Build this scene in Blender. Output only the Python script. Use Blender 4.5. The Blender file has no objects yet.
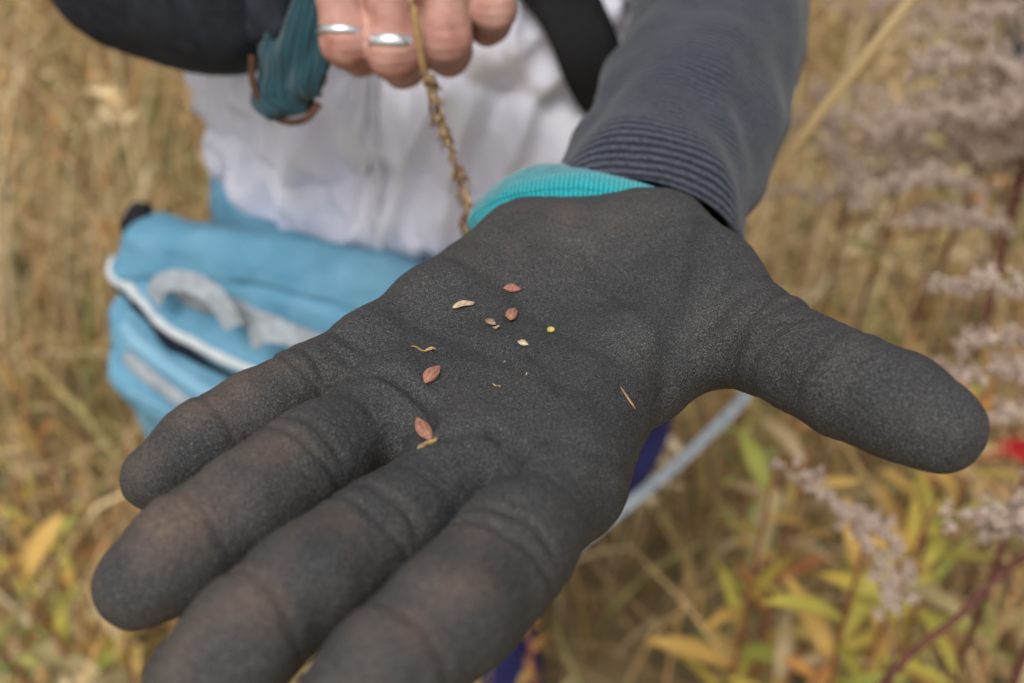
import bpy, bmesh, math, random
import numpy as np
from mathutils import Vector, noise, Matrix
from mathutils.bvhtree import BVHTree
import openvdb as vdb
random.seed(4); rng=np.random.default_rng(7)
S=bpy.context.scene
COL=S.collection

# ---------------------------------------------------------------- helpers
def mesh_obj(name, verts, faces, mat=None, parent=None, smooth=True, cols=None, uvs=None):
    me=bpy.data.meshes.new(name)
    me.from_pydata([tuple(v) for v in np.asarray(verts,dtype=float)], [], [tuple(int(i) for i in f) for f in faces])
    if smooth: me.polygons.foreach_set('use_smooth',[True]*len(me.polygons))
    if cols is not None:
        a=me.color_attributes.new('Col','FLOAT_COLOR','POINT')
        c=np.ones((len(verts),4),dtype=np.float32); c[:,:3]=cols
        a.data.foreach_set('color',c.ravel())
    if uvs is not None:
        ul=me.uv_layers.new(name='UVMap')
        li=np.zeros(len(me.loops),dtype=np.int32); me.loops.foreach_get('vertex_index',li)
        ul.data.foreach_set('uv',np.asarray(uvs,dtype=np.float32)[li].ravel())
    me.update()
    o=bpy.data.objects.new(name,me); COL.objects.link(o)
    if mat: me.materials.append(mat)
    if parent: o.parent=parent
    return o
def empty(name, loc=(0,0,0)):
    o=bpy.data.objects.new(name,None); o.empty_display_size=.05; COL.objects.link(o)
    o.location=loc; return o
def tag(o,label,cat,group=None,kind=None):
    o['label']=label; o['category']=cat
    if group: o['group']=group
    if kind: o['kind']=kind
def reparent(child,par):
    child.parent=par
    child.matrix_parent_inverse=Matrix.Translation(-Vector(par.location))

def newmat(name):
    m=bpy.data.materials.new(name); m.use_nodes=True
    nt=m.node_tree; b=nt.nodes['Principled BSDF']; return m,nt,b
def nd(nt,t,**k):
    n=nt.nodes.new(t)
    for a,v in k.items():
        if a in n.inputs: n.inputs[a].default_value=v
        else: setattr(n,a,v)
    return n
def ramp(nt,fac,stops):
    r=nt.nodes.new('ShaderNodeValToRGB'); e=r.color_ramp.elements
    while len(e)<len(stops): e.new(.5)
    for i,(p,c) in enumerate(stops):
        e[i].position=p; e[i].color=(*c,1)
    nt.links.new(fac,r.inputs[0]); return r
def mixc(nt,f,a,b,mode='MIX'):
    m=nt.nodes.new('ShaderNodeMix'); m.data_type='RGBA'; m.blend_type=mode
    for idx,v in ((0,f),(6,a),(7,b)):
        if hasattr(v,'links') : nt.links.new(v,m.inputs[idx])
        else: m.inputs[idx].default_value = v if idx==0 else (*v,1)
    return m.outputs[2]
def simple_mat(name,c1,c2,scale=60,rough=.8,bump=.3,bscale=None,dist=.001,spec=.3,sheen=0):
    m,nt,b=newmat(name)
    tc=nd(nt,'ShaderNodeTexCoord'); n=nd(nt,'ShaderNodeTexNoise',Scale=scale,Detail=4.0)
    nt.links.new(tc.outputs['Object'],n.inputs['Vector'])
    r=ramp(nt,n.outputs['Fac'],[(.3,c1),(.7,c2)]); nt.links.new(r.outputs[0],b.inputs['Base Color'])
    b.inputs['Roughness'].default_value=rough; b.inputs['Specular IOR Level'].default_value=spec
    b.inputs['Sheen Weight'].default_value=sheen
    n2=nd(nt,'ShaderNodeTexNoise',Scale=bscale or scale*6,Detail=3.0); nt.links.new(tc.outputs['Object'],n2.inputs['Vector'])
    bp=nd(nt,'ShaderNodeBump',Strength=bump,Distance=dist); nt.links.new(n2.outputs['Fac'],bp.inputs['Height'])
    nt.links.new(bp.outputs[0],b.inputs['Normal'])
    return m
def col_mat(name,rough=.8,transl=.3,nscale=80,var=.35,noisy=True):
    m,nt,b=newmat(name)
    at=nd(nt,'ShaderNodeAttribute',attribute_name='Col')
    c=at.outputs['Color']
    if noisy:
        tc=nd(nt,'ShaderNodeTexCoord'); n=nd(nt,'ShaderNodeTexNoise',Scale=nscale,Detail=3.0)
        nt.links.new(tc.outputs['Object'],n.inputs['Vector'])
        r=ramp(nt,n.outputs['Fac'],[(.3,(1-var,)*3),(.7,(1+var*.5,)*3)])
        c=mixc(nt,1.0,at.outputs['Color'],r.outputs[0],'MULTIPLY')
    nt.links.new(c,b.inputs['Base Color']); b.inputs['Roughness'].default_value=rough
    b.inputs['Specular IOR Level'].default_value=.25
    if transl>0:
        t=nd(nt,'ShaderNodeBsdfTranslucent'); nt.links.new(c,t.inputs['Color'])
        mx=nd(nt,'ShaderNodeMixShader'); mx.inputs[0].default_value=transl
        nt.links.new(b.outputs[0],mx.inputs[1]); nt.links.new(t.outputs[0],mx.inputs[2])
        nt.links.new(mx.outputs[0],nt.nodes['Material Output'].inputs['Surface'])
    return m

# ---------------------------------------------------------------- SDF tools (all in metres)
def seg(P,a,b,ra,rb):
    a=np.asarray(a,dtype=np.float32); b=np.asarray(b,dtype=np.float32)
    pa=P-a; ba=b-a; h=np.clip(pa@ba/float(ba@ba),0,1).astype(np.float32)
    d=pa-h[:,None]*ba
    return np.sqrt((d*d).sum(1))-(ra+(rb-ra)*h)
def ell(P,c,r):
    q=(P-np.asarray(c,dtype=np.float32)); r=np.asarray(r,dtype=np.float32)
    k0=np.sqrt(((q/r)**2).sum(1)); k1=np.sqrt(((q/(r*r))**2).sum(1))+1e-9
    return k0*(k0-1)/k1
def smin(a,b,k):
    h=np.maximum(k-np.abs(a-b),0)/k
    return np.minimum(a,b)-h*h*k*.25
def chain(P,pts,k):
    d=None
    for p,q in zip(pts[:-1],pts[1:]):
        e=seg(P,p[:3],q[:3],p[3],q[3]); d=e if d is None else smin(d,e,k)
    return d
def extract(f,lo,hi,vox,sub=1,newton=3):
    lo=np.array(lo,dtype=np.float32); hi=np.array(hi,dtype=np.float32)
    n=np.ceil((hi-lo)/vox).astype(int)+1
    ys=lo[1]+np.arange(n[1],dtype=np.float32)*vox; zs=lo[2]+np.arange(n[2],dtype=np.float32)*vox
    Y,Z=np.meshgrid(ys,zs,indexing='ij')
    arr=np.empty(tuple(n),dtype=np.float32)
    step=max(1,int(400000/(n[1]*n[2])))
    for i in range(0,n[0],step):
        xs=lo[0]+np.arange(i,min(i+step,n[0]),dtype=np.float32)*vox
        P=np.empty((len(xs),n[1],n[2],3),dtype=np.float32)
        P[...,0]=xs[:,None,None]; P[...,1]=Y; P[...,2]=Z
        arr[i:i+len(xs)]=f(P.reshape(-1,3)).reshape(len(xs),n[1],n[2])
    g=vdb.FloatGrid(3*vox); g.copyFromArray(np.clip(arr,-3*vox,3*vox))
    pts,quads=g.convertToQuads(isovalue=0.0)
    V=np.asarray(pts,dtype=np.float32)*vox+lo; Q=np.asarray(quads,dtype=np.int64)
    a,b,c,d=[V[Q[:,i]] for i in range(4)]
    vol=(np.cross(b-a,c-a)*(a-V.mean(0))).sum()
    if vol<0: Q=Q[:,::-1]
    if sub:
        me=bpy.data.meshes.new('t'); me.from_pydata(V.tolist(),[],Q.tolist())
        o=bpy.data.objects.new('t',me); COL.objects.link(o)
        m=o.modifiers.new('s','SUBSURF'); m.subdivision_type='SIMPLE'; m.levels=sub
        dg=bpy.context.evaluated_depsgraph_get(); em=o.evaluated_get(dg).to_mesh()
        V=np.empty(len(em.vertices)*3,dtype=np.float32); em.vertices.foreach_get('co',V); V=V.reshape(-1,3)
        Q=np.array([p.vertices[:] for p in em.polygons],dtype=np.int64)
        bpy.data.objects.remove(o); bpy.data.meshes.remove(me)
    e=vox*.3
    for it in range(newton):
        G,d=grad(f,V,e); V=V-(d[:,None]*G*.95).astype(np.float32)
    G,d=grad(f,V,e)
    return V,Q,G
def grad(f,V,e):
    d=f(V); G=np.empty_like(V)
    for i in range(3):
        o=np.zeros(3,dtype=np.float32); o[i]=e
        G[:,i]=(f(V+o)-d)/e
    l=np.linalg.norm(G,axis=1,keepdims=True)+1e-6
    return G/l,d
def polydist(P2,pl):
    d=np.full(len(P2),1e9,dtype=np.float32)
    pl=np.asarray(pl,dtype=np.float32)
    for a,b in zip(pl[:-1],pl[1:]):
        ba=b-a; pa=P2-a; h=np.clip((pa@ba)/float(ba@ba),0,1)
        q=pa-h[:,None]*ba; d=np.minimum(d,np.sqrt((q*q).sum(1)))
    return d
def vnoise(V,s,seed=0):
    return np.array([noise.noise((v[0]*s+seed,v[1]*s,v[2]*s)) for v in V.tolist()],dtype=np.float32)

# ---------------------------------------------------------------- loft
def catmull(pts,n):
    P=[np.array(p,dtype=float) for p in pts]; P=[2*P[0]-P[1]]+P+[2*P[-1]-P[-2]]
    out=[]; m=len(P)-3
    for i in range(m):
        for j in range(n):
            t=j/n; a,b,c,d=P[i:i+4]
            out.append(.5*((2*b)+(-a+c)*t+(2*a-5*b+4*c-d)*t*t+(-a+3*b-3*c+d)*t**3))
    out.append(P[-2]); return np.array(out)
def loft(name,pts,mat,parent=None,N=64,n=10,ref=(0,0,1),disp=None,lip=.02,cap=True,lipend=False,t0=None):
    R=catmull(pts,n); C=R[:,:3]; T=np.gradient(C,axis=0); T/=np.linalg.norm(T,axis=1,keepdims=True)
    if t0 is not None:
        t0=np.array(t0,float); t0/=np.linalg.norm(t0)
        for i in range(min(len(T),2*n)):
            w=1-i/(2*n); T[i]=T[i]*(1-w)+t0*w; T[i]/=np.linalg.norm(T[i])
    L=np.concatenate([[0],np.cumsum(np.linalg.norm(np.diff(C,axis=0),axis=1))])
    ref=np.array(ref,float); th=np.linspace(0,2*math.pi,N,endpoint=False)
    verts=[];uv=[];rings=0
    def ring(i,sc=1.0,off=0.0):
        t=T[i]; s=np.cross(t,ref); s/=np.linalg.norm(s); u=np.cross(s,t)
        for a in th:
            rr=sc; dr=disp(a,L[i],i/(len(C)-1)) if disp else 0
            p=C[i]+t*off+s*math.cos(a)*(R[i,3]*rr+dr)+u*math.sin(a)*(R[i,4]*rr+dr)
            verts.append(p); uv.append((a/(2*math.pi),L[i]))
    if lip>0:
        ring(0,.90,lip); ring(0,.93,.002); ring(0,.975,-.0012); rings+=3
    for i in range(len(C)): ring(i); rings+=1
    if lipend:
        ring(len(C)-1,.975,.0012); ring(len(C)-1,.93,-.002); ring(len(C)-1,.90,-lip); rings+=3
    faces=[]
    for i in range(rings-1):
        for j in range(N):
            k=(j+1)%N; faces.append((i*N+j,i*N+k,(i+1)*N+k,(i+1)*N+j))
    if cap and not lipend:
        faces.append(tuple((rings-1)*N+j for j in range(N)))
    return mesh_obj(name,verts,faces,mat,parent,uvs=uv)
def bvh_of(o):
    me=o.data
    return BVHTree.FromPolygons([v.co.copy() for v in me.vertices],[tuple(p.vertices) for p in me.polygons])
def ribbon(name,bvh,pts,width,mat,parent=None,d=(0,1,0),off=.002,thick=.0015,n=8,back=.4,wprof=None,conform=True):
    P=catmull(pts,n); dv=Vector(d).normalized(); H=[];NN=[]
    for p in P:
        h,nn,_,_=bvh.ray_cast(Vector(p)-dv*back,dv)
        if h is None: continue
        if nn.dot(dv)>0: nn=-nn
        H.append(h); NN.append(nn)
    if len(H)<2: return None
    if not conform:
        for _ in range(6):
            H=[H[0]]+[(H[i-1]+H[i]*2+H[i+1])/4 for i in range(1,len(H)-1)]+[H[-1]]
            NN=[NN[0]]+[(NN[i-1]+NN[i]*2+NN[i+1]).normalized() for i in range(1,len(NN)-1)]+[NN[-1]]
    V=[];F=[];U=[];L=0
    for i,h in enumerate(H):
        t=(H[min(i+1,len(H)-1)]-H[max(i-1,0)]).normalized(); s=t.cross(NN[i]).normalized()
        if i: L+=(h-H[i-1]).length
        w=width*(wprof(i/(len(H)-1)) if wprof else 1)
        for q,(a,b) in enumerate(((-1,0),(-1,1),(-.5,1.25),(0,1.35),(.5,1.25),(1,1),(1,0))):
            c=h+s*(a*w/2); hh=c
            if conform:
                hh,n2,_,_=bvh.ray_cast(c-dv*back,dv)
                if hh is None or (hh-c).length>.02: hh=c
            V.append(hh+NN[i]*(off+thick*b)); U.append((a*.5+.5,L))
    for i in range(len(H)-1):
        for q in range(6):
            a=i*7+q; F.append((a,a+1,a+8,a+7))
    return mesh_obj(name,V,F,mat,parent,uvs=U)
def tube(name,pts,mat,parent=None,n=8,N=10,cols=None):
    R=catmull(pts,n); C=R[:,:3]; T=np.gradient(C,axis=0); T/=np.linalg.norm(T,axis=1,keepdims=True)
    V=[];F=[]
    for i in range(len(C)):
        r=np.array([0,0,1.]) if abs(T[i][2])<.9 else np.array([0,1.,0]); s=np.cross(T[i],r); s/=np.linalg.norm(s); u=np.cross(s,T[i])
        for j in range(N):
            a=2*math.pi*j/N; V.append(C[i]+R[i,3]*(s*math.cos(a)+u*math.sin(a)))
    for i in range(len(C)-1):
        for j in range(N):
            k=(j+1)%N; F.append((i*N+j,i*N+k,(i+1)*N+k,(i+1)*N+j))
    F.append(tuple(range(N))[::-1]); F.append(tuple((len(C)-1)*N+j for j in range(N)))
    if mat is None: return V,F
    return mesh_obj(name,V,F,mat,parent)
def strap(name,pts,w,mat,nrm,th=.0018):
    """free-hanging flat webbing strip"""
    P=catmull(pts,8); V=[];F=[]; nrm=np.array(nrm,float); nrm/=np.linalg.norm(nrm)
    for i in range(len(P)):
        t=P[min(i+1,len(P)-1)]-P[max(i-1,0)]; t/=np.linalg.norm(t); s=np.cross(t,nrm); s/=np.linalg.norm(s); nn=np.cross(s,t)
        for a,b in ((-1,0),(-1,1),(1,1),(1,0)): V.append(P[i]+s*a*w/2+nn*b*th)
    for i in range(len(P)-1):
        for q in range(4): F.append((i*4+q,i*4+(q+1)%4,i*4+4+(q+1)%4,i*4+4+q))
    F.append((0,1,2,3)); F.append(tuple(len(V)-4+k for k in range(4)))
    return mesh_obj(name,V,F,mat,smooth=False)
def fillcol(o,c):
    a=o.data.color_attributes.new('Col','FLOAT_COLOR','POINT'); a.data.foreach_set('color',[v for _ in o.data.vertices for v in (*c,1)])

# ---------------------------------------------------------------- materials
def glove_material():
    m,nt,b=newmat('nitrile_glove')
    tc=nd(nt,'ShaderNodeTexCoord'); ob=tc.outputs['Object']
    at=nd(nt,'ShaderNodeAttribute',attribute_name='Col')
    n1=nd(nt,'ShaderNodeTexNoise',Scale=2100.0,Detail=2.0,Roughness=.75); nt.links.new(ob,n1.inputs['Vector'])
    n2=nd(nt,'ShaderNodeTexNoise',Scale=38.0,Detail=5.0,Roughness=.6); nt.links.new(ob,n2.inputs['Vector'])
    n3=nd(nt,'ShaderNodeTexNoise',Scale=800.0,Detail=3.0,Roughness=.7); nt.links.new(ob,n3.inputs['Vector'])
    base=ramp(nt,n1.outputs['Fac'],[(.34,(.010,.010,.0102)),(.50,(.038,.038,.0385)),(.62,(.082,.081,.080)),(.74,(.180,.176,.170))])
    dm=ramp(nt,n2.outputs['Fac'],[(.30,(.76,.77,.79)),(.72,(1.20,1.18,1.15))])
    c=mixc(nt,1.0,base.outputs[0],dm.outputs[0],'MULTIPLY')
    sep=nd(nt,'ShaderNodeSeparateColor'); nt.links.new(at.outputs['Color'],sep.inputs[0])
    br=ramp(nt,n3.outputs['Fac'],[(.35,(.30,)*3),(.65,(1,)*3)])
    mu=nd(nt,'ShaderNodeMath',operation='MULTIPLY'); nt.links.new(sep.outputs[0],mu.inputs[0]); nt.links.new(br.outputs[0],mu.inputs[1])
    c2=mixc(nt,mu.outputs[0],c,(.150,.102,.074))
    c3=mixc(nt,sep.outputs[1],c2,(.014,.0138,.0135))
    nt.links.new(c3,b.inputs['Base Color'])
    b.inputs['Roughness'].default_value=.66; b.inputs['Specular IOR Level'].default_value=.4
    ad=nd(nt,'ShaderNodeMath',operation='ADD'); nt.links.new(n1.outputs['Fac'],ad.inputs[0]); nt.links.new(n3.outputs['Fac'],ad.inputs[1])
    bp=nd(nt,'ShaderNodeBump',Strength=.7,Distance=.0006); nt.links.new(ad.outputs[0],bp.inputs['Height'])
    nt.links.new(bp.outputs[0],b.inputs['Normal'])
    return m
def knit_stripe_material(name,dark,light,freq=420):
    m,nt,b=newmat(name)
    uv=nd(nt,'ShaderNodeUVMap'); tc=nd(nt,'ShaderNodeTexCoord')
    sp=nd(nt,'ShaderNodeSeparateXYZ'); nt.links.new(uv.outputs[0],sp.inputs[0])
    n=nd(nt,'ShaderNodeTexNoise',Scale=60.0,Detail=4.0); nt.links.new(tc.outputs['Object'],n.inputs['Vector'])
    m1=nd(nt,'ShaderNodeMath',operation='MULTIPLY'); nt.links.new(sp.outputs[1],m1.inputs[0]); m1.inputs[1].default_value=freq
    a1=nd(nt,'ShaderNodeMath',operation='MULTIPLY_ADD'); nt.links.new(n.outputs['Fac'],a1.inputs[0]); a1.inputs[1].default_value=5.0; nt.links.new(m1.outputs[0],a1.inputs[2])
    s=nd(nt,'ShaderNodeMath',operation='SINE'); nt.links.new(a1.outputs[0],s.inputs[0])
    mr=nd(nt,'ShaderNodeMapRange'); nt.links.new(s.outputs[0],mr.inputs[0]); mr.inputs[1].default_value=-1; mr.inputs[3].default_value=.42
    n2=nd(nt,'ShaderNodeTexNoise',Scale=650.0,Detail=3.0,Roughness=.8); nt.links.new(tc.outputs['Object'],n2.inputs['Vector'])
    mm=nd(nt,'ShaderNodeMath',operation='MULTIPLY'); nt.links.new(mr.outputs[0],mm.inputs[0]); nt.links.new(n2.outputs['Fac'],mm.inputs[1])
    r=ramp(nt,mm.outputs[0],[(.20,dark),(.56,light)]); nt.links.new(r.outputs[0],b.inputs['Base Color'])
    b.inputs['Roughness'].default_value=.95; b.inputs['Sheen Weight'].default_value=.15; b.inputs['Specular IOR Level'].default_value=.1
    bp=nd(nt,'ShaderNodeBump',Strength=.5,Distance=.001); nt.links.new(mm.outputs[0],bp.inputs['Height']); nt.links.new(bp.outputs[0],b.inputs['Normal'])
    return m
def rib_material(name,c1,c2,cnt=70):
    m,nt,b=newmat(name)
    uv=nd(nt,'ShaderNodeUVMap'); sp=nd(nt,'ShaderNodeSeparateXYZ'); nt.links.new(uv.outputs[0],sp.inputs[0])
    m1=nd(nt,'ShaderNodeMath',operation='MULTIPLY'); nt.links.new(sp.outputs[0],m1.inputs[0]); m1.inputs[1].default_value=cnt*2*math.pi
    s=nd(nt,'ShaderNodeMath',operation='SINE'); nt.links.new(m1.outputs[0],s.inputs[0])
    tc=nd(nt,'ShaderNodeTexCoord'); n=nd(nt,'ShaderNodeTexNoise',Scale=1100.0,Detail=2.0); nt.links.new(tc.outputs['Object'],n.inputs['Vector'])
    ad=nd(nt,'ShaderNodeMath',operation='MULTIPLY_ADD'); nt.links.new(n.outputs['Fac'],ad.inputs[0]); ad.inputs[1].default_value=3.0; nt.links.new(s.outputs[0],ad.inputs[2])
    mr=nd(nt,'ShaderNodeMapRange'); nt.links.new(ad.outputs[0],mr.inputs[0]); mr.inputs[1].default_value=-.2; mr.inputs[2].default_value=3.2
    r=ramp(nt,mr.outputs[0],[(.1,c1),(.7,c2)]); nt.links.new(r.outputs[0],b.inputs['Base Color'])
    b.inputs['Roughness'].default_value=.9; b.inputs['Sheen Weight'].default_value=.3
    bp=nd(nt,'ShaderNodeBump',Strength=.6,Distance=.0008); nt.links.new(mr.outputs[0],bp.inputs['Height']); nt.links.new(bp.outputs[0],b.inputs['Normal'])
    return m
M_glove=glove_material()
M_sleeve=knit_stripe_material('knit_sleeve',(.009,.011,.017),(.080,.088,.112),freq=1700)
M_dark=simple_mat('dark_fleece',(.007,.009,.014),(.020,.023,.032),scale=120,rough=.9,bump=.5)
M_cuff=rib_material('teal_knit',(.0,.15,.185),(.01,.39,.43),cnt=150)
M_cuff2=rib_material('teal_knit_dark',(.0,.016,.024),(.002,.048,.062),cnt=30)
M_vest=simple_mat('vest_nylon',(.66,.65,.76),(.80,.79,.87),scale=14,rough=.5,bump=.6,bscale=55,dist=.005,spec=.4)
M_zip=simple_mat('zip_tape',(.54,.54,.62),(.70,.70,.76),scale=200,rough=.5)
M_black=simple_mat('black_webbing',(.006,.006,.007),(.014,.014,.016),scale=300,rough=.7,bump=.5)
M_blue=simple_mat('pack_blue',(.085,.24,.36),(.155,.34,.46),scale=30,rough=.75,bump=.7,bscale=160,dist=.002)
M_blue2=simple_mat('pack_blue_pale',(.16,.34,.48),(.24,.44,.56),scale=30,rough=.7,bump=.6,bscale=700)
M_navy=simple_mat('pack_navy',(.006,.010,.022),(.012,.02,.04),scale=60,rough=.8)
M_grey=simple_mat('pack_grey_webbing',(.25,.28,.31),(.38,.41,.44),scale=150,rough=.8,bump=.6)
M_trim=simple_mat('pack_trim',(.44,.49,.52),(.60,.63,.64),scale=120,rough=.6)
M_trouser=simple_mat('blue_trousers',(.018,.020,.11),(.038,.040,.18),scale=60,rough=.9,bump=.5)
M_trouser2=simple_mat('slate_trousers',(.05,.06,.085),(.08,.095,.13),scale=40,rough=.9,bump=.5)
M_brown=simple_mat('brown_edge',(.045,.020,.010),(.10,.042,.018),scale=150,rough=.8)
def skin_material():
    m,nt,b=newmat('skin')
    tc=nd(nt,'ShaderNodeTexCoord'); n=nd(nt,'ShaderNodeTexNoise',Scale=90.0,Detail=5.0); nt.links.new(tc.outputs['Object'],n.inputs['Vector'])
    r=ramp(nt,n.outputs['Fac'],[(.3,(.36,.155,.115)),(.7,(.55,.31,.245))]); nt.links.new(r.outputs[0],b.inputs['Base Color'])
    b.inputs['Roughness'].default_value=.6; b.inputs['Specular IOR Level'].default_value=.35
    n2=nd(nt,'ShaderNodeTexVoronoi',Scale=900.0); nt.links.new(tc.outputs['Object'],n2.inputs['Vector'])
    bp=nd(nt,'ShaderNodeBump',Strength=.3,Distance=.0004); nt.links.new(n2.outputs['Distance'],bp.inputs['Height']); nt.links.new(bp.outputs[0],b.inputs['Normal'])
    return m
M_skin=skin_material()
M_metal,nt_,b_=newmat('silver'); b_.inputs['Base Color'].default_value=(.8,.8,.81,1); b_.inputs['Metallic'].default_value=1; b_.inputs['Roughness'].default_value=.3
M_stuff=col_mat('dry_plant',transl=0,noisy=False)
M_leaf=col_mat('leaf',transl=.25,rough=.6,noisy=False)
M_fluff=col_mat('seed_fluff',transl=0,noisy=False,rough=.95)
M_bark=col_mat('stem_skin',transl=0,nscale=150)

# ================================================================= PERSON
person=empty('person',(-.03,.68,0))
tag(person,'person in pale vest and dark sleeves holding out a gloved hand','person')
def mm(l): return [tuple(v/1000 for v in (p[0],p[1],p[2]+1252,p[3])) for p in l]
F_p=mm([(-40,223,-10,11.2),(-54.6,206.5,-8,10.4),(-61,199,-7,9.7),(-67,192.5,-6,9.8),(-77.4,181.6,-6,9.5),(-86.8,171.2,-8,8.4)])
F_r=mm([(-31.6,201.3,-11,12.2),(-47.6,176.6,-6,12.2),(-55,166,-4.5,11.5),(-61.5,156.5,-3,11.7),(-72.1,144.2,-3,11.2),(-80.8,137.8,-6,9.6)])
F_m=mm([(-9.5,179,-12,13.4),(-28,152,-5,12.3),(-36,141.5,-2,11.5),(-42.4,132.8,0,11.6),(-53,120,0,11.1),(-61.2,112.4,-3,9.8)])
F_i=mm([(14.0,174,-12,13.4),(.5,145,-3,12.6),(-6.5,132.3,0,12.0),(-12.5,122.8,3,12.1),(-23.5,109.6,3,11.5),(-31.4,102.2,0,10.2)])
F_t=mm([(49,286,-16,19.1),(60,251,-12,18.2),(71,219,-4,13.6),(78,205,0,12.3),(85,192,4,12.5),(94,182,6,12.3),(101.5,174.5,6,11.0)])
Pc=[mm([(-2,277,-15,15.3),(-24,245,-14,14.3),(-40,223,-10,11.2)]),
    mm([(11,275,-15,16.6),(-10,236,-16,15),(-31.6,201.3,-11,12.7)]),
    mm([(26,277,-15,17.3),(8,223,-17,15.1),(-9.5,179,-12,13.6)]),
    mm([(41,278,-15,16.7),(30.5,222,-16,15.3),(14.0,174,-12,13.6)]),
    mm([(-22,190,-13,11),(-4,215,-14,12)]),mm([(4,174,-13,12),(16,205,-14,13)]),
    mm([(40,221,-15,13),(56,236,-12,14.3)]),
    mm([(6,289,-16,15.1),(12,310,-19,14)]),mm([(49,289,-16,15.1),(46,310,-20,14)]),mm([(26,280,-16,17),(28,310,-20,15)])]
def glove_f(P):
    d=None
    for c in Pc:
        e=chain(P,c,.006); d=e if d is None else smin(d,e,.012)
    d=smin(d,chain(P,F_t,.006),.012)
    f=None
    for c in (F_p,F_r,F_m,F_i):
        e=chain(P,c,.006); f=e if f is None else smin(f,e,.0012)
    return smin(d,f,.0060)
V,Q,G=extract(glove_f,(-.11,.085,1.205),(.125,.34,1.285),.0015,sub=1,newton=3)
P2=V[:,:2]*1000; top=np.clip((G[:,2]+.35)/.6,0,1)
disp=np.zeros(len(V),dtype=np.float32); occ=np.zeros(len(V),dtype=np.float32)
cre=[([(-42,199),(-34,197),(-26,193),(-21,187),(-19,180),(-22,172)],1.7,1.5),
     ([(-29,171),(-18,173),(-4,175)],.8,1.5),([(-4,175),(2,166),(0,158)],1.1,1.8),
     ([(6,172),(20,169),(34,173)],.45,1.8),([(-50,217),(-42,211),(-33,208)],.8,1.4),
     ([(59,270),(52,248),(45,225),(42,205)],1.1,3.4),([(47,198),(52,207),(62,213),(76,226)],1.0,1.7),
     ([(-34,226),(-14,214),(4,200),(20,189)],.6,2.8),([(-20,255),(0,240),(12,222),(28,205)],.4,2.6),
     ([(66,210),(74,206),(84,208)],.7,1.2),([(58,228),(66,236),(78,240)],.6,1.7),
     ([(20,262),(26,245),(38,226)],.4,1.8),([(-5,196),(2,202),(8,212)],.5,1.3),
     ([(12,190),(10,200),(4,210)],.6,1.5)]
def jcre(pts,idx,frac,dep=.9,w=1.2,bow=1.5,part=(-1,1)):
    a=np.array(pts[idx][:2])*1000; b=np.array(pts[idx+1][:2])*1000; r=pts[idx][3]*1000*1.1
    c=a+(b-a)*frac; t=(b-a)/np.linalg.norm(b-a); n=np.array([-t[1],t[0]])
    L=[]
    for k in np.linspace(part[0],part[1],6):
        L.append(tuple(c+n*r*k+t*(bow*k*k+random.uniform(-.6,.6))))
    return (L,dep,w)
for n_i,pts in enumerate((F_p,F_r,F_m,F_i)):
    k=random.uniform(.85,1.15)
    cre+= [jcre(pts,1,.10+.1*(n_i%2),.62*k,.95,1.2,(-1,.75)),jcre(pts,1,.62,.55*k,.95,-1.2,(-.85,1)),jcre(pts,3,.7,.36*k,.95,1.0)]
    cre+=[jcre(pts,0,.55,.30,1.2,2,(-.9,.6)) if n_i%2 else jcre(pts,0,.7,.25,1.1,-1,(-.4,.9))]
cre+=[jcre(F_t,2,.2,.7,1.3,1.5),jcre(F_t,2,.8,.38,1.1,-1,(-1,.4)),jcre(F_t,3,.7,.38,1.1,1),jcre(F_t,1,.8,.55,1.8,2)]
for pl,dep,w in cre:
    d=polydist(P2,pl); near=d<5*w
    disp[near]-=(dep*np.exp(-(d[near]/w)**2)-dep*.25*np.exp(-((d[near]-2.5*w)/(1.5*w))**2))
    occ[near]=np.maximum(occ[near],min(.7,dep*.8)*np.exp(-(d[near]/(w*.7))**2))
for (x,y,s,h) in [(8,235,22,-3.4),(-44,220,8,1.0),(-31,203,8,1.6),(-9,184,9,1.5),(15,182,10,1.0),(62,262,17,2.5),(-18,254,15,1.5),(42,206,10,-1.5),(28,262,16,-1.2)]:
    disp+=h*np.exp(-((P2[:,0]-x)**2+(P2[:,1]-y)**2)/s**2)
disp*=top
disp+=.75*vnoise(V,50)+.30*vnoise(V,130,5)+.16*vnoise(V,380,9)
V=V+G*(disp[:,None]/1000).astype(np.float32)
dust=np.zeros(len(V),dtype=np.float32)
for c,w in ((F_p,.70),(F_r,.95),(F_m,.85),(F_i,.85),(F_t,.10)):
    for k in range(2,6):
        p=np.array(c[k][:2])*1000
        dust=np.maximum(dust,w*(.15+.22*k if k<5 else .55)*np.exp(-((P2[:,0]-p[0])**2+(P2[:,1]-p[1])**2)/10**2))
for x,y,s,w in ((20,278,17,.35),(-10,262,14,.25)):
    dust=np.maximum(dust,w*np.exp(-((P2[:,0]-x)**2+(P2[:,1]-y)**2)/s**2))
dust*=np.clip(.75+1.4*vnoise(V,90,3),0,1.3)
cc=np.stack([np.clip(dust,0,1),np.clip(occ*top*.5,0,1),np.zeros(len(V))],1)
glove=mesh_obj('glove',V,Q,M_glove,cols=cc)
glove['label']='dusty charcoal rubber-coated glove palm up'
reparent(glove,person); BV_glove=bvh_of(glove)

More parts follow.
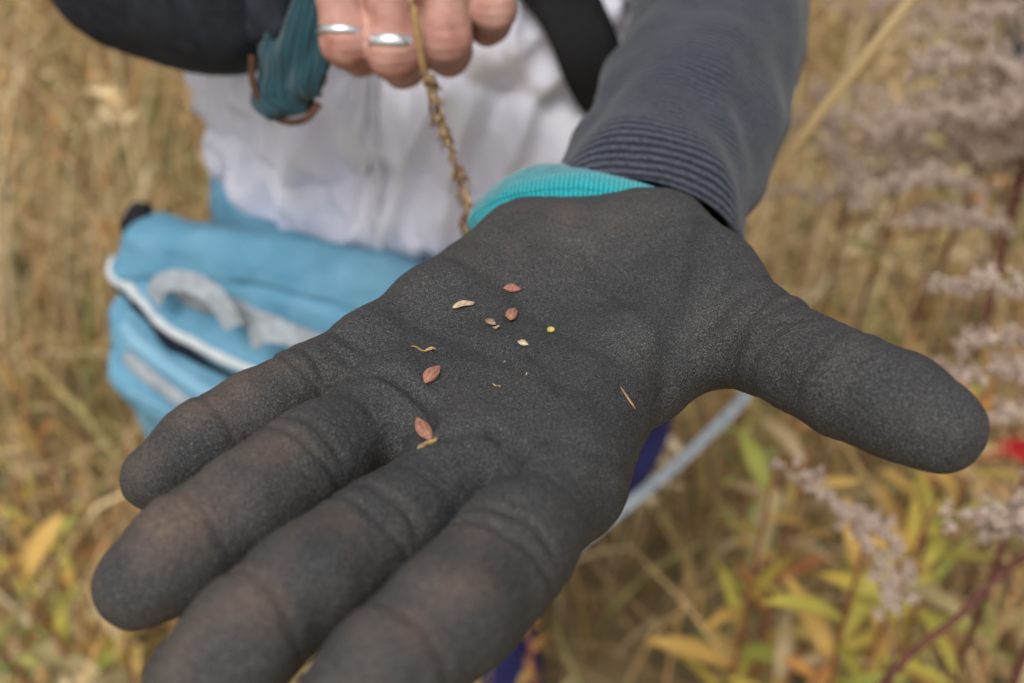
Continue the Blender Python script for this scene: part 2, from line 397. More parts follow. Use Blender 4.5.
def cuff_d(a,l,t):
    return .0003*math.cos(a*150)+.0012*noise.noise((math.cos(a)*2,math.sin(a)*2,l*60))
cuff=loft('glove_cuff',[(.0240,.2925,1.2345,.0375,.0178),(.0245,.296,1.2347,.0398,.0202),(.0250,.2998,1.2350,.0405,.0212),(.0260,.3045,1.234,.0395,.0198),(.031,.309,1.230,.034,.0170),(.042,.330,1.230,.028,.017)],M_cuff,N=480,n=6,disp=cuff_d,lip=.006)
cuff['label']='bright teal ribbed knit cuff'; reparent(cuff,person)
def sl_d(a,l,t):
    return min(1,l/.03)*.0055*noise.noise((math.cos(a)*1.2,math.sin(a)*1.2,l*20))+min(1,l/.02)*(.0028*noise.noise((math.cos(a)*2.2+l*12,math.sin(a)*2.2,l*34+4)))
sl=loft('sleeve',[(.0480,.3010,1.2302,.0370,.0228),(.053,.322,1.2305,.0378,.0262),(.066,.372,1.230,.0395,.032),(.094,.456,1.227,.043,.040),(.117,.560,1.228,.050,.048),(.140,.640,1.250,.052,.052),(.158,.700,1.33,.056,.056),(.150,.725,1.41,.055,.055)],M_sleeve,N=96,n=16,disp=sl_d,t0=(.02,1,-.12),ref=(.32,0,1))
sl['label']='dark slate fine-striped knit sleeve'; reparent(sl,person)
sr=loft('sleeve',[(-.092,.450,1.290,.031,.026),(-.112,.458,1.277,.039,.039),(-.140,.476,1.264,.043,.043),(-.195,.530,1.262,.047,.046),(-.245,.620,1.280,.052,.050),(-.225,.680,1.35,.055,.055),(-.20,.715,1.41,.055,.055)],M_dark,N=64,n=10,disp=sl_d)
sr['label']='near-black fleece sleeve'; reparent(sr,person)

def vest_d(a,l,t):
    x=math.cos(a); y=math.sin(a)
    q=abs(math.sin(l/.060*math.pi+.9*noise.noise((x*2,y*2,l*4))))
    f=noise.noise((x*3.0+1+l*6,y*3.0,l*9)); g=abs(noise.noise((x*6+l*14,y*6,l*12+7))); g2=abs(noise.noise((x*9-l*20,y*9,l*20+2)))
    e=min(1,l/.03)
    return e*(.012*(q**.5-.6)+.013*f+.028*(.22-g)+.018*(.2-g2))
vest=loft('vest',[(-.037,.668,1.052,.170,.130),(-.037,.668,1.080,.176,.137),(-.037,.670,1.13,.175,.137),(-.037,.676,1.2,.168,.128),(-.037,.685,1.3,.170,.118),(-.035,.70,1.38,.165,.095),(-.035,.71,1.43,.11,.07),(-.035,.71,1.475,.07,.062)],M_vest,N=300,n=18,ref=(0,1,0),disp=vest_d,lip=.02)
vest['label']='pale lavender quilted vest'; reparent(vest,person); BV_vest=bvh_of(vest)
z=ribbon('zipper',BV_vest,[(-.082,0,1.075),(-.080,0,1.2),(-.07,0,1.34),(-.05,0,1.45)],.006,M_zip,vest,off=.0005,thick=.0015)
z2=ribbon('zipper_flap',BV_vest,[(-.092,0,1.075),(-.090,0,1.2),(-.08,0,1.34),(-.06,0,1.45)],.012,M_vest,vest,off=.0003,thick=.0018)
st=ribbon('shoulder_strap',BV_vest,[(-.075,0,1.42),(-.03,0,1.33),(.022,0,1.232),(.055,0,1.172),(.09,0,1.11)],.038,M_black,off=.012,thick=.002,conform=False)
st['label']='wide black webbing strap'; reparent(st,person)

# body: head, neck, core, legs, bare hand (one mesh)
LEG=[(-.13,.72,.50,-.125,.76,.10),(-.040,.745,.50,-.02,.78,.10)]
def body_f(P):
    d=chain(P,[(-.035,.71,1.30,.09),(-.035,.70,1.0,.10)],.05)
    d=smin(d,chain(P,[(-.14,.71,1.40,.045),(.07,.71,1.40,.045)],.03),.04)
    d=smin(d,chain(P,[(-.035,.705,1.40,.055),(-.035,.695,1.50,.052)],.03),.03)
    h=ell(P,(-.035,.665,1.60),(.075,.095,.11)); h=smin(h,ell(P,(-.035,.625,1.55),(.05,.055,.06)),.04)
    h=smin(h,chain(P,[(-.035,.575,1.61,.009),(-.035,.560,1.578,.013)],.01),.015)
    h=smin(h,ell(P,(-.112,.675,1.595),(.010,.02,.032)),.008); h=smin(h,ell(P,(.042,.675,1.595),(.010,.02,.032)),.008)
    h=smin(h,ell(P,(-.035,.570,1.545),(.024,.012,.008)),.008)
    d=smin(d,h,.02)
    for s,(kx,ky,kz,ax,ay,az) in zip((-1,1),LEG):
        x=-.035+s*.085
        d=smin(d,chain(P,[(x,.69,.95,.075),(kx,ky,kz,.05),(ax,ay,az,.036)],.03),.04)
    d=smin(d,chain(P,[(.14,.72,1.39,.036),(.138,.635,1.250,.028),(.094,.456,1.227,.024),(.064,.36,1.230,.016),(.045,.325,1.231,.012)],.02),.02)
    d=smin(d,chain(P,[(-.20,.71,1.39,.036),(-.243,.62,1.278,.030),(-.14,.48,1.264,.026),(-.095,.455,1.286,.022)],.02),.02)
    return d
Vb,Qb,Gb=extract(body_f,(-.32,.26,.04),(.25,.88,1.76),.008,sub=0,newton=2)
def bh(l): return [tuple(v/1000 for v in p) for p in l]
BH=[bh([(-76,446,1318,10.2),(-73.5,424,1305,9.3),(-69.5,404,1285,9.2),(-67,394,1267.5,9.5),(-64,408,1256,8.2),(-60,425,1255,7.6)]),
    bh([(-54,444,1320,10.6),(-51.5,420,1308,9.5),(-49,401,1285,9.5),(-47.5,390,1264,10.0),(-46,404,1253,8.6),(-42,424,1252,7.8)]),
    bh([(-32,446,1320,10.6),(-29,424,1309,9.5),(-27,406,1288,9.4),(-27,394,1268,9.5),(-27,408,1257,8.5),(-30,425,1254,7.8)]),
    bh([(-12,452,1316,10.0),(-9.5,434,1307,8.8),(-7.5,418,1293,8.6),(-7.5,406,1277,8.7),(-10,418,1266,7.8),(-16,431,1262,7.2)])]
BP=[bh([(-92,458,1294,17),(-74,452,1302,14)]),bh([(-92,458,1294,17),(-52,452,1304,14)]),bh([(-92,458,1292,17),(-30,454,1304,13)]),bh([(-88,462,1288,16),(-11,460,1300,11)])]
BT=bh([(-84,450,1280,13),(-66,428,1270,10),(-50,418,1274,9),(-38,410,1272,8)])
def bare_f(P):
    d=None
    for c in BP:
        e=chain(P,c,.006); d=e if d is None else smin(d,e,.012)
    d=smin(d,chain(P,BT,.004),.006)
    f=None
    for c in BH:
        e=chain(P,c,.007); f=e if f is None else smin(f,e,.0024)
    return smin(d,f,.006)
Vh,Qh,Gh=extract(bare_f,(-.115,.37,1.225),(.015,.485,1.34),.0016,sub=0,newton=3)
kd=np.zeros(len(Vh),dtype=np.float32)
for c in BH:
    for dz in (0,.0045,-.004):
        p=np.array(c[3][:3])+np.array([0,-.006,dz+.002]); q=Vh-p
        kd-=.0007*np.exp(-(q[:,2]/.0010)**2)*np.exp(-(q[:,0]/.008)**2)*(Gh[:,1]<0)
kd+=.0013*vnoise(Vh,80,2)
Vh=Vh+Gh*kd[:,None]
body=mesh_obj('body',np.vstack([Vb,Vh]),[tuple(q) for q in Qb]+[tuple(q+len(Vb)) for q in Qh],M_skin)
reparent(body,person)
def tr_f(P):
    d=chain(P,[(-.08,.69,1.0,.11),(.01,.69,1.0,.11)],.03)
    d=smin(d,chain(P,[(.04,.68,.93,.102),(.046,.662,.815,.094)],.03),.03)
    for s,(kx,ky,kz,ax,ay,az) in zip((-1,1),LEG):
        x=-.035+s*.085
        d=smin(d,chain(P,[(x,.69,.95,.092),(kx,ky,kz,.07),(ax,ay,az,.062)],.03),.03)
    return d
Vt,Qt,Gt=extract(tr_f,(-.30,.50,.02),(.24,.90,1.13),.008,sub=0,newton=2)
Vt=Vt+Gt*((.006*vnoise(Vt,14)+.004*vnoise(Vt,40,2))[:,None])
tr=mesh_obj('trousers',Vt,Qt,M_trouser); reparent(tr,person)
def hat_f(P):
    return np.maximum(ell(P,(-.035,.672,1.62),(.086,.104,.115)),1.615+(P[:,1]-.66)*.15-P[:,2])
Vk,Qk,_=extract(hat_f,(-.14,.55,1.57),(.07,.80,1.75),.006,sub=0,newton=0)
hat=mesh_obj('knit_hat',Vk,Qk,M_dark); reparent(hat,person)
def ring_obj(c,r,w,t):
    ax=Vector((.04,.50,.86)).normalized(); e1=Vector((1,0,0)); e1=(e1-ax*e1.dot(ax)).normalized(); e2=ax.cross(e1)
    V=[];F=[];N=48
    for j in range(N):
        a=2*math.pi*j/N; rd=e1*math.cos(a)+e2*math.sin(a)
        for (rr,zz) in ((r,-w/2),(r+t,-w/2+.0003),(r+t*1.2,0),(r+t,w/2-.0003),(r,w/2)):
            V.append(Vector(c)+rd*rr+ax*zz)
    for j in range(N):
        k=(j+1)%N
        for q in range(4): F.append((j*5+q,k*5+q,k*5+q+1,j*5+q+1))
    o=mesh_obj('finger_ring',V,F,M_metal); reparent(o,person); return o
ring_obj((-.0677,.3958,1.2695),.0109,.0036,.0008)
ring_obj((-.0478,.3920,1.2665),.0109,.0055,.0009)
for (ax,ay) in ((LEG[0][3],LEG[0][4]),(LEG[1][3],LEG[1][4])):
    V0,Q0,_=extract(lambda P:np.maximum(smin(ell(P,(ax,ay-.07,.05),(.048,.13,.06)),chain(P,[(ax,ay,.06,.05),(ax,ay,.14,.055)],.02),.03),.004-P[:,2]),(ax-.08,ay-.23,-.01),(ax+.08,ay+.09,.21),.008,sub=0,newton=0)
    o=mesh_obj('boot',V0,Q0,M_brown); reparent(o,person)

# ================================================================= WAIST PACK
pack=empty('waist_pack',(-.155,.54,1.0))
tag(pack,'light blue waist pack with grey webbing loops worn over vest','bag')
def belt_d(a,l,t): return .0030*noise.noise((math.cos(a)*4,math.sin(a)*4,l*15))+.0014*noise.noise((math.cos(a)*16,math.sin(a)*16,l*30))
belt=loft('belt',[(-.037,.668,1.005,.184,.142),(-.037,.668,1.022,.188,.148),(-.037,.668,1.045,.189,.149),(-.037,.668,1.062,.187,.147),(-.037,.668,1.074,.184,.144)],M_blue,N=200,n=5,ref=(0,1,0),disp=belt_d,lip=.004,cap=False,lipend=True)
reparent(belt,pack)
ang=math.radians(-17); ca,sa=math.cos(ang),math.sin(ang)
PC=np.array([-.148,.533,1.001],dtype=np.float32)
def tol(P):
    q=P-PC; x=q[:,0]*ca+q[:,1]*sa; y=-q[:,0]*sa+q[:,1]*ca
    return np.stack([x,y,q[:,2]],1)
def l2w(x,y,zz): return (PC[0]+x*ca-y*sa, PC[1]+x*sa+y*ca, PC[2]+zz)
def pouch_f(P):
    q=tol(P)
    half=np.array([.126,.042,.086],dtype=np.float32)
    x=q[:,0]; zf=q[:,2]
    bul=.010*np.clip(1-(x/.13)**2,0,1)*np.clip(1-(zf/.09)**2,0,1)
    R=.014
    k=np.abs(q)-(half-R); k[:,1]-=bul
    k[:,0]+=np.clip(-zf,0,.1)*.26+np.clip(zf-.02,0,.1)*.35*(x<0)
    k[:,1]+=np.clip(zf,-.02,.1)*.35
    return np.linalg.norm(np.maximum(k,0),axis=1)+np.minimum(k.max(1),0)-R
Vp,Qp,Gp=extract(pouch_f,(-.31,.42,.88),(.0,.66,1.11),.004,sub=1,newton=2)
qq=tol(Vp)
dd=.007*vnoise(Vp,14,1)+.0030*vnoise(Vp,36,4)-.006*np.abs(vnoise(Vp,24,9))+.0010*vnoise(Vp,110,4)
fr=(Gp[:,1]<.35)
def zline(x): return .010-.10*(x+.02)-.35*np.clip(x+.02,-1,0)
zf_=qq[:,2]-zline(qq[:,0])
dd-=np.exp(-((qq[:,2]-.062+.02*(qq[:,0]/.12)**2)/.0025)**2)*.004*fr
dd-=np.exp(-((zf_+.016)/.009)**2)*.012*fr
dd+=np.exp(-((zf_)/.008)**2)*.004*fr
dd-=np.exp(-((zf_+.056)/.003)**2)*.006*fr
dd+=np.exp(-((zf_+.072)/.012)**2)*.004*fr
Vp=Vp+Gp*dd[:,None]
pouch=mesh_obj('pouch',Vp,Qp,M_blue); reparent(pouch,pack); BV_p=bvh_of(pouch)
yd=(-sa,ca,0)
def kid(o): o.parent=pouch; o.matrix_parent_inverse=Matrix.Identity(4)
def pr(name,pts,w,mat,label=None,off=.0008,thick=.0016,d=yd,**k):
    o=ribbon(name,BV_p,[l2w(x,0,zz) for x,zz in pts],w,mat,off=off,thick=thick,d=d,**k)
    if o:
        kid(o)
        if label: o['label']=label
    return o
def zl(x,dz): return (x,float(zline(np.float64(x)))+dz)
pr('piping',[zl(x,.002) for x in (-.116,-.09,-.05,0,.05,.09)],.006,M_trim,'off-white piping above the zip',thick=.0020)
pr('zip_opening',[zl(x,-.014) for x in (-.110,-.09,-.05,0,.05,.09)],.020,M_navy,'dark navy half-open zip',off=.0012)
pr('lower_panel',[zl(x,-.031) for x in (-.106,-.08,-.04,0,.05)],.010,M_blue2)
pr('reflective_band',[zl(x,-.044) for x in (-.100,-.07,-.03,.03)],.010,M_grey)
pr('pocket_seam',[zl(x,-.060) for x in (-.095,-.06,-.02,.03)],.003,M_blue2)
def loop(name,pts,w,mat):
    o=strap(name,[l2w(*p) for p in pts],w,mat,(sa,-ca,.9),th=.0010); kid(o); return o
pr('webbing_strip',[(-.070,.055),(-.04,.049),(.01,.040),(.09,.030)],.015,M_grey,'grey daisy-chain webbing',off=.001,thick=.0016)
loop('webbing_loop',[(-.066,-.046,.055),(-.058,-.044,.068),(-.040,-.044,.073),(-.020,-.046,.067),(-.008,-.050,.050)],.013,M_grey)
loop('webbing_loop',[(.004,-.052,.044),(.018,-.056,.056),(.038,-.056,.056),(.054,-.052,.040)],.013,M_grey)
def buckle_f(P):
    q=np.abs(P-np.array([-.262,.600,1.052],dtype=np.float32))-np.array([.004,.012,.010],dtype=np.float32)
    return np.linalg.norm(np.maximum(q,0),axis=1)+np.minimum(q.max(1),0)-.004
V0,Q0,_=extract(buckle_f,(-.29,.57,1.02),(-.235,.64,1.09),.003,sub=0,newton=1)
bk=mesh_obj('buckle',V0,Q0,M_black); reparent(bk,pack)
o=strap('hanging_strap',[(.12,.53,1.03),(.155,.54,.975),(.172,.55,.945),(.135,.535,.90),(.095,.52,.865),(.03,.50,.81)],.009,M_grey,(0,-.6,.8)); reparent(o,pack)

# ================================================================= held glove
og=empty('removed_glove',(-.092,.41,1.25)); tag(og,'removed glove with teal knit cuff held in bare hand','glove')
def og_d(a,l,t): return .0035*noise.noise((math.cos(a)*1.6,math.sin(a)*1.6,l*90))+.002*noise.noise((math.cos(a)*4,math.sin(a)*4,l*60))
o=loft('knit_cuff',[(-.0935,.397,1.2350,.0115,.0045),(-.0945,.399,1.242,.0155,.0060),(-.0920,.405,1.254,.0165,.0075),(-.088,.415,1.268,.0160,.009),(-.084,.428,1.282,.014,.009)],M_cuff2,N=160,n=8,disp=og_d,lip=.010); reparent(o,og)
o=strap('bound_edge',[(-.1085,.402,1.258),(-.1090,.398,1.248),(-.1055,.3945,1.238),(-.097,.3920,1.2325),(-.0880,.3930,1.2330),(-.0815,.396,1.239)],.0026,M_brown,(0,-.7,.7)); reparent(o,og)
o=loft('glove_body',[(-.098,.428,1.280,.013,.010),(-.100,.422,1.270,.014,.011),(-.100,.416,1.258,.010,.009)],M_dark,N=40,n=6,disp=og_d,lip=.002); reparent(o,og)

# ================================================================= stem held in hand
def bits_along(path,count,spread,size,cols,elong=3.0,t0=0,t1=1,up=.5):
    P=catmull(path,10); V=[];F=[];C=[]
    for i in range(count):
        u=random.uniform(t0,t1)*(len(P)-1); k=min(int(u),len(P)-2); p=P[k]+(P[k+1]-P[k])*(u-k); t=P[k+1]-P[k]; t/=np.linalg.norm(t)
        r=rng.normal(size=3); r/=np.linalg.norm(r); c=p+r*spread*random.random()**.5
        ax=r*(1-up)+t*up; ax/=np.linalg.norm(ax); L=size*random.uniform(.6,1.3); w=L/elong
        s=np.cross(ax,rng.normal(size=3)); s/=np.linalg.norm(s); s2=np.cross(ax,s); b=len(V)
        V+= [c-ax*L*.5,c+s*w*.5,c+s2*w*.5,c-s*w*.5,c-s2*w*.5,c+ax*L*.5]
        F+= [(b,b+2,b+1),(b,b+3,b+2),(b,b+4,b+3),(b,b+1,b+4),(b+5,b+1,b+2),(b+5,b+2,b+3),(b+5,b+3,b+4),(b+5,b+4,b+1)]
        cc=np.array(random.choice(cols))*random.uniform(.7,1.25); C+=[cc]*6
    return V,F,C
sp=[(-.046,.398,1.325),(-.0405,.388,1.298),(-.0370,.3795,1.278),(-.0350,.378,1.262),(-.032,.380,1.250),(-.026,.378,1.228),(-.020,.372,1.208),(-.0185,.364,1.193)]
hs=empty('grass_stem',(-.032,.385,1.25)); tag(hs,'dry tan grass stem with seed head pinched between bare fingers','grass stem')
o=tube('stem',[p+(r,) for p,r in zip(sp,(.0016,.0016,.0016,.0015,.0013,.0009,.0006,.0004))],M_bark,N=10)
fillcol(o,(.42,.25,.11)); reparent(o,hs)
v,f,c=bits_along(sp[3:],130,.0036,.0066,[(.34,.22,.12),(.25,.15,.08),(.42,.30,.18)],elong=3.4,t0=.05,up=.68)
o=mesh_obj('seed_head',v,f,M_bark,cols=c); reparent(o,hs)

# ================================================================= seeds on the palm
M_seed=col_mat('seed_coat',transl=0,nscale=900,rough=.65,var=.40)
def seed(x,y,L,W,rot,col,kind,label):
    h,n,_,_=BV_glove.ray_cast(Vector((x/1000,y/1000,1.35)),Vector((0,0,-1)))
    V=[];F=[];C=[]; NU,NV=20,36
    hk=kind in('husk','sliver')
    for i in range(NU+1):
        t=i/NU; xx=(t-.5)*L
        if kind=='seed': r=W/2*max(0,math.sin(math.pi*t**.90))**1.0
        elif kind=='round': r=W/2*math.sqrt(max(0,1-(2*t-1)**2))
        else: r=W/2*max(0,math.sin(math.pi*t))**.6
        for j in range(NV):
            a=2*math.pi*j/NV; rdg=math.cos(7*a+.8*math.sin(t*5)); rr=r*(1+(.05*rdg if kind=='seed' else 0))
            yy=rr*math.cos(a); zz=rr*math.sin(a)*(.3 if hk else .70)
            if kind=='seed': yy+=.07*W*math.sin(t*4)
            if kind=='husk': zz+= W*.35*abs(math.cos(a))+ .25*math.sin(t*7+x); yy+=L*.05*math.sin(t*3.1)
            V.append((xx,yy,zz))
            k=1-.45*(t>.92)-.30*(t<.05); k*=random.uniform(.8,1.15)*(1+.13*rdg*(kind=='seed'))
            if kind=='seed' and abs(math.cos(a))>.8: k*=1.25
            C.append(np.array(col)*k)
    for i in range(NU):
        for j in range(NV):
            q=(j+1)%NV; F.append((i*NV+j,i*NV+q,(i+1)*NV+q,(i+1)*NV+j))
    o=mesh_obj('seed_husk' if hk else 'seed',np.array(V)/1000,F,M_seed,cols=C)
    xa=Vector((1,0,0)); xa=(xa-n*xa.dot(n)).normalized(); ya=n.cross(xa)
    R=Matrix((xa,ya,n)).transposed().to_4x4()
    lift=(W*.12 if hk else W*.30)/1000
    o.matrix_world=Matrix.Translation(h+n*lift)@R@Matrix.Rotation(math.radians(rot),4,'Z')@Matrix.Rotation(math.radians(random.uniform(-4,4)),4,'Y')
    tag(o,label,'seed husk' if hk else 'seed','seeds and chaff lying on the gloved palm')
RB=(.37,.175,.118); TN=(.50,.35,.20); YL=(.60,.50,.14)
lb='reddish brown ribbed seed on the gloved palm'; lh='pale tan curled husk on the gloved palm'
seed(0,242.5,5.6,2.9,6,RB,'seed',lb); seed(0,229.5,8.4,3.4,82,RB,'seed',lb)
seed(-21,198.5,8.8,3.6,68,(.39,.185,.125),'seed',lb); seed(-21.5,178.5,10.6,3.5,118,RB,'seed',lb)
seed(11,223,2.3,2.2,0,YL,'round','tiny round yellow seed on the gloved palm')
seed(3,213.5,3.4,2.1,-20,(.55,.43,.28),'seed','small pale cream seed on the gloved palm')
seed(-14,231.5,7.4,2.0,24,(.58,.45,.30),'husk',lh)
seed(-6,224.5,4.8,2.3,-45,(.28,.19,.12),'seed','crumpled brown seed fragment on the gloved palm'); seed(-4.5,222,2.4,1.0,20,TN,'husk',lh)
seed(-25,209,4.6,.9,-12,(.42,.25,.11),'husk',lh); seed(-22,209.8,3.6,1.1,25,(.5,.3,.14),'husk',lh)
seed(-4,195,3.4,.5,-50,TN,'husk',lh); seed(-19.5,171.5,4.6,1.8,20,(.58,.38,.18),'husk',lh); seed(-22,172.5,3.6,1.2,70,TN,'husk',lh)
seed(30,194,7.4,1.0,-48,(.50,.30,.16),'sliver','thin orange-brown chaff sliver on the gloved palm')
seed(4,200,1.2,.5,40,TN,'husk',lh); seed(-2,206,1.0,.5,0,TN,'husk',lh)

# ================================================================= GROUND
def ground_mat():
    m,nt,b=newmat('meadow_soil'); tc=nd(nt,'ShaderNodeTexCoord')
    n=nd(nt,'ShaderNodeTexNoise',Scale=3.0,Detail=8.0,Roughness=.7); nt.links.new(tc.outputs['Object'],n.inputs['Vector'])
    r=ramp(nt,n.outputs['Fac'],[(.3,(.08,.058,.028)),(.5,(.20,.15,.072)),(.7,(.32,.24,.12))]); nt.links.new(r.outputs[0],b.inputs['Base Color'])
    b.inputs['Roughness'].default_value=1
    bp=nd(nt,'ShaderNodeBump',Strength=1.0,Distance=.03); nt.links.new(n.outputs['Fac'],bp.inputs['Height']); nt.links.new(bp.outputs[0],b.inputs['Normal'])
    return m
n_=60; xs=np.sign(np.linspace(-1,1,n_))*np.abs(np.linspace(-1,1,n_))**3*300
V=[(x,y,.0 if abs(x)<8 and abs(y)<8 else .4*noise.noise((x*.05,y*.05,0))) for x in xs for y in xs]
F=[(i*n_+j,(i+1)*n_+j,(i+1)*n_+j+1,i*n_+j+1) for i in range(n_-1) for j in range(n_-1)]
g=mesh_obj('ground',V,F,ground_mat()); g['kind']='structure'; g['label']='dry autumn meadow ground'

# ================================================================= GRASS (one mass)
def grass(name,N,hr,cols,wr,region,label,lean=(.1,.6),seedheads=0):
    x=rng.uniform(region[0],region[1],N); y=region[2]+(region[3]-region[2])*rng.random(N)**1.3
    h=rng.uniform(hr[0],hr[1],N)
    keep=~((((x+.05)/.25)**2+((y-.72)/.20)**2)<1)
    keep&=~((np.abs(x+.03)<.33)&(y<.95)&(rng.random(N)<.4))
    clump=np.array([noise.noise((a*2.2,b*2.2,31)) for a,b in zip(x,y)])
    keep&=~((clump<-.15)&(rng.random(N)<.35))
    x,y,h=x[keep],y[keep],h[keep]; N=len(x)
    cap=np.where((np.abs(x+.03)<.42)&(y<1.0),.70,2.0); h=np.minimum(h,cap*rng.uniform(.7,1,N))
    ph=rng.uniform(0,2*math.pi,N); ln=rng.uniform(lean[0],lean[1],N)
    for _ in range(12):
        dep=(y+np.sin(ph)*ln*h)*.788+(1.42-h)*.616; h=np.where(dep<.85,h*.88,h)
    w=rng.uniform(wr[0],wr[1],N); ps=rng.uniform(0,2*math.pi,N)
    sx,sy=np.cos(ps),np.sin(ps); lx,ly=np.cos(ph)*ln,np.sin(ph)*ln
    V=np.zeros((N,9,3))
    for k,(t,ww) in enumerate(((0,1),(.35,.95),(.65,.75),(.87,.45))):
        cx=x+lx*h*t*t; cy=y+ly*h*t*t; cz=h*t*(1-.45*ln*t*t)
        V[:,2*k]=np.stack([cx-sx*w*ww,cy-sy*w*ww,cz],1); V[:,2*k+1]=np.stack([cx+sx*w*ww,cy+sy*w*ww,cz],1)
    V[:,8]=np.stack([x+lx*h,y+ly*h,h*(1-.45*ln)],1)
    base=np.arange(N)[:,None]*9
    q=np.concatenate([base+np.array([0,1,3,2]),base+np.array([2,3,5,4]),base+np.array([4,5,7,6])]); tri=base+np.array([6,7,8])
    cols=np.array(cols)
    patch=np.array([noise.noise((a*1.3,b*1.3,len(cols))) for a,b in zip(x,y)])
    ci=np.clip(((patch*1.2+.5)*len(cols)+rng.normal(0,1.4,N)),0,len(cols)-1).astype(int)
    c=cols[ci]*rng.uniform(.75,1.2,(N,1)); C=np.clip(np.repeat(c,9,0),0,.85)
    V=V.reshape(-1,3); faces=[tuple(a) for a in q]+[tuple(a) for a in tri]
    if seedheads:
        idx=np.nonzero((h>.5))[0][:seedheads]; VV=[];FF=[];CC=[]; b0=len(V)
        for i in idx:
            tip=V[i*9+8]
            for j in range(20):
                r=rng.normal(size=3)*np.array([.010,.010,.035]); p=tip-np.array([lx[i]*.05,ly[i]*.05,.03])+r
                a=rng.normal(size=3)*.007; bb=rng.normal(size=3)*.004; b=b0+len(VV)
                VV+=[p-a,p+bb,p+a,p-bb]; FF.append((b,b+1,b+2,b+3)); CC+=[c[i]*1.05]*4
        V=np.vstack([V,VV]); faces+=FF; C=np.vstack([C,CC])
    o=mesh_obj(name,V,faces,M_stuff,cols=C,smooth=False); o['kind']='stuff'; o['label']=label; return o
tan=[(.38,.24,.11),(.62,.41,.18),(.70,.53,.30),(.63,.35,.14),(.48,.33,.17),(.76,.61,.40),(.60,.47,.27)]
grn=[(.23,.25,.08),(.34,.32,.11),(.52,.44,.18),(.62,.44,.17),(.44,.29,.14),(.60,.46,.25)]
grass('dry_grass',13500,(.45,1.10),tan,(.0014,.0042),(-3.0,3.0,.0,6.3),'tall dry ochre and tan meadow grass',lean=(.15,.95),seedheads=1200)
grass('ground_cover',10500,(.12,.50),grn,(.002,.007),(-2.4,2.4,-.1,4.5),'low green and yellow undergrowth',lean=(.3,1.0))

# ================================================================= GOLDENROD
FL=[(.50,.375,.30),(.60,.47,.385),(.38,.27,.21),(.70,.57,.48)]
def goldenrod_mesh(H,lean,nb,blen,seedv,top=.34,dens=300,fl=.0065):
    random.seed(seedv)
    st=[(0,0,0,.0035),(lean[0]*.3,lean[1]*.3,H*.5,.003),(lean[0]*.8,lean[1]*.8,H*.85,.0022),(lean[0],lean[1],H,.0010)]
    P=catmull(st,10); SV,SF=tube('s',st,None,N=7,n=8); SC=[np.array((.22,.11,.06))*random.uniform(.9,1.1) for _ in SV]
    PV=[];PF=[];PCc=[]
    for b in range(nb):
        f=b/nb; t=1-top*(1-f)**1.0; u=t*(len(P)-1); k=min(int(u),len(P)-2); p=(P[k]+(P[k+1]-P[k])*(u-k))[:3]
        a=b*2.4+random.uniform(-.4,.4); L=blen*(1-.65*f)*random.uniform(.7,1.2); d=np.array([math.cos(a),math.sin(a),0])
        path=[p,p+d*L*.4+np.array([0,0,L*.40]),p+d*L*.75+np.array([0,0,L*.58]),p+d*L+np.array([0,0,L*.55])]
        tv,tf=tube('b',[tuple(q)+(.0009,) for q in path],None,N=5,n=4); o0=len(SV); SV+=tv; SF+=[tuple(i+o0 for i in q) for q in tf]; SC+=[np.array((.24,.13,.08))]*len(tv)
        P3=catmull(path,10)
        for c_ in range(int(L/.0075)):
            kk=random.randrange(int(len(P3)*.2),len(P3)); q=P3[kk]; rr=rng.normal(size=3); rr[2]=abs(rr[2]); rr/=np.linalg.norm(rr); q2=q+rr*random.uniform(.005,.016)
            v,f2,c=bits_along([q,q*.5+q2*.5,q2,q2+rr*.003],int(dens*.05),.0042,fl*.9,FL,elong=2.4,t0=.2,up=.3); o1=len(PV); PV+=v; PF+=[tuple(i+o1 for i in z_) for z_ in f2]; PCc+=c
    v,f2,c=bits_along([tuple(q[:3]) for q in P[-8:]],int(dens*.6),.010,fl,FL,elong=2.0); o1=len(PV); PV+=v; PF+=[tuple(i+o1 for i in q) for q in f2]; PCc+=c
    LV=[];LF=[];LC=[]
    for b in range(16):
        t=.25+.5*b/16; u=t*(len(P)-1); k=int(u); p=P[k][:3]; a=b*2.1
        leaf(LV,LF,LC,p,(math.cos(a),math.sin(a),random.uniform(-.3,.6)),random.uniform(.04,.08),.006,random.choice([(.30,.22,.08),(.38,.22,.08),(.24,.24,.07)]),droop=.5)
    return (SV,SF,SC),(PV,PF,PCc),(LV,LF,LC)
def leaf(V,F,C,p,d,L,W,col,droop=.3,fold=.25):
    d=np.array(d,float); d/=np.linalg.norm(d); s=np.cross(d,(0,0,1)); s/=(np.linalg.norm(s)+1e-6); n=np.cross(s,d)
    b=len(V); K=6; tw=random.uniform(-.8,.8)
    for i in range(K+1):
        t=i/K; c=np.array(p)+d*L*t-np.array([0,0,1])*droop*L*t*t; w=W*math.sin(math.pi*min(1,(t*.93+.05)))**.8*(1-.3*t)
        if i==K: w=W*.02
        ss=s*math.cos(tw*t*2)+n*math.sin(tw*t*2)
        V+= [c-ss*w+n*w*fold,c,c+ss*w+n*w*fold]; k=random.uniform(.9,1.1)
        e=np.array(col)*k; edge=np.array((.45,.20,.04))*.8
        C+=[e*.8+edge*.2*t,e*1.1,e*.8+edge*.2*t]
    for i in range(K):
        a=b+i*3; F+=[(a,a+1,a+4,a+3),(a+1,a+2,a+5,a+4)]
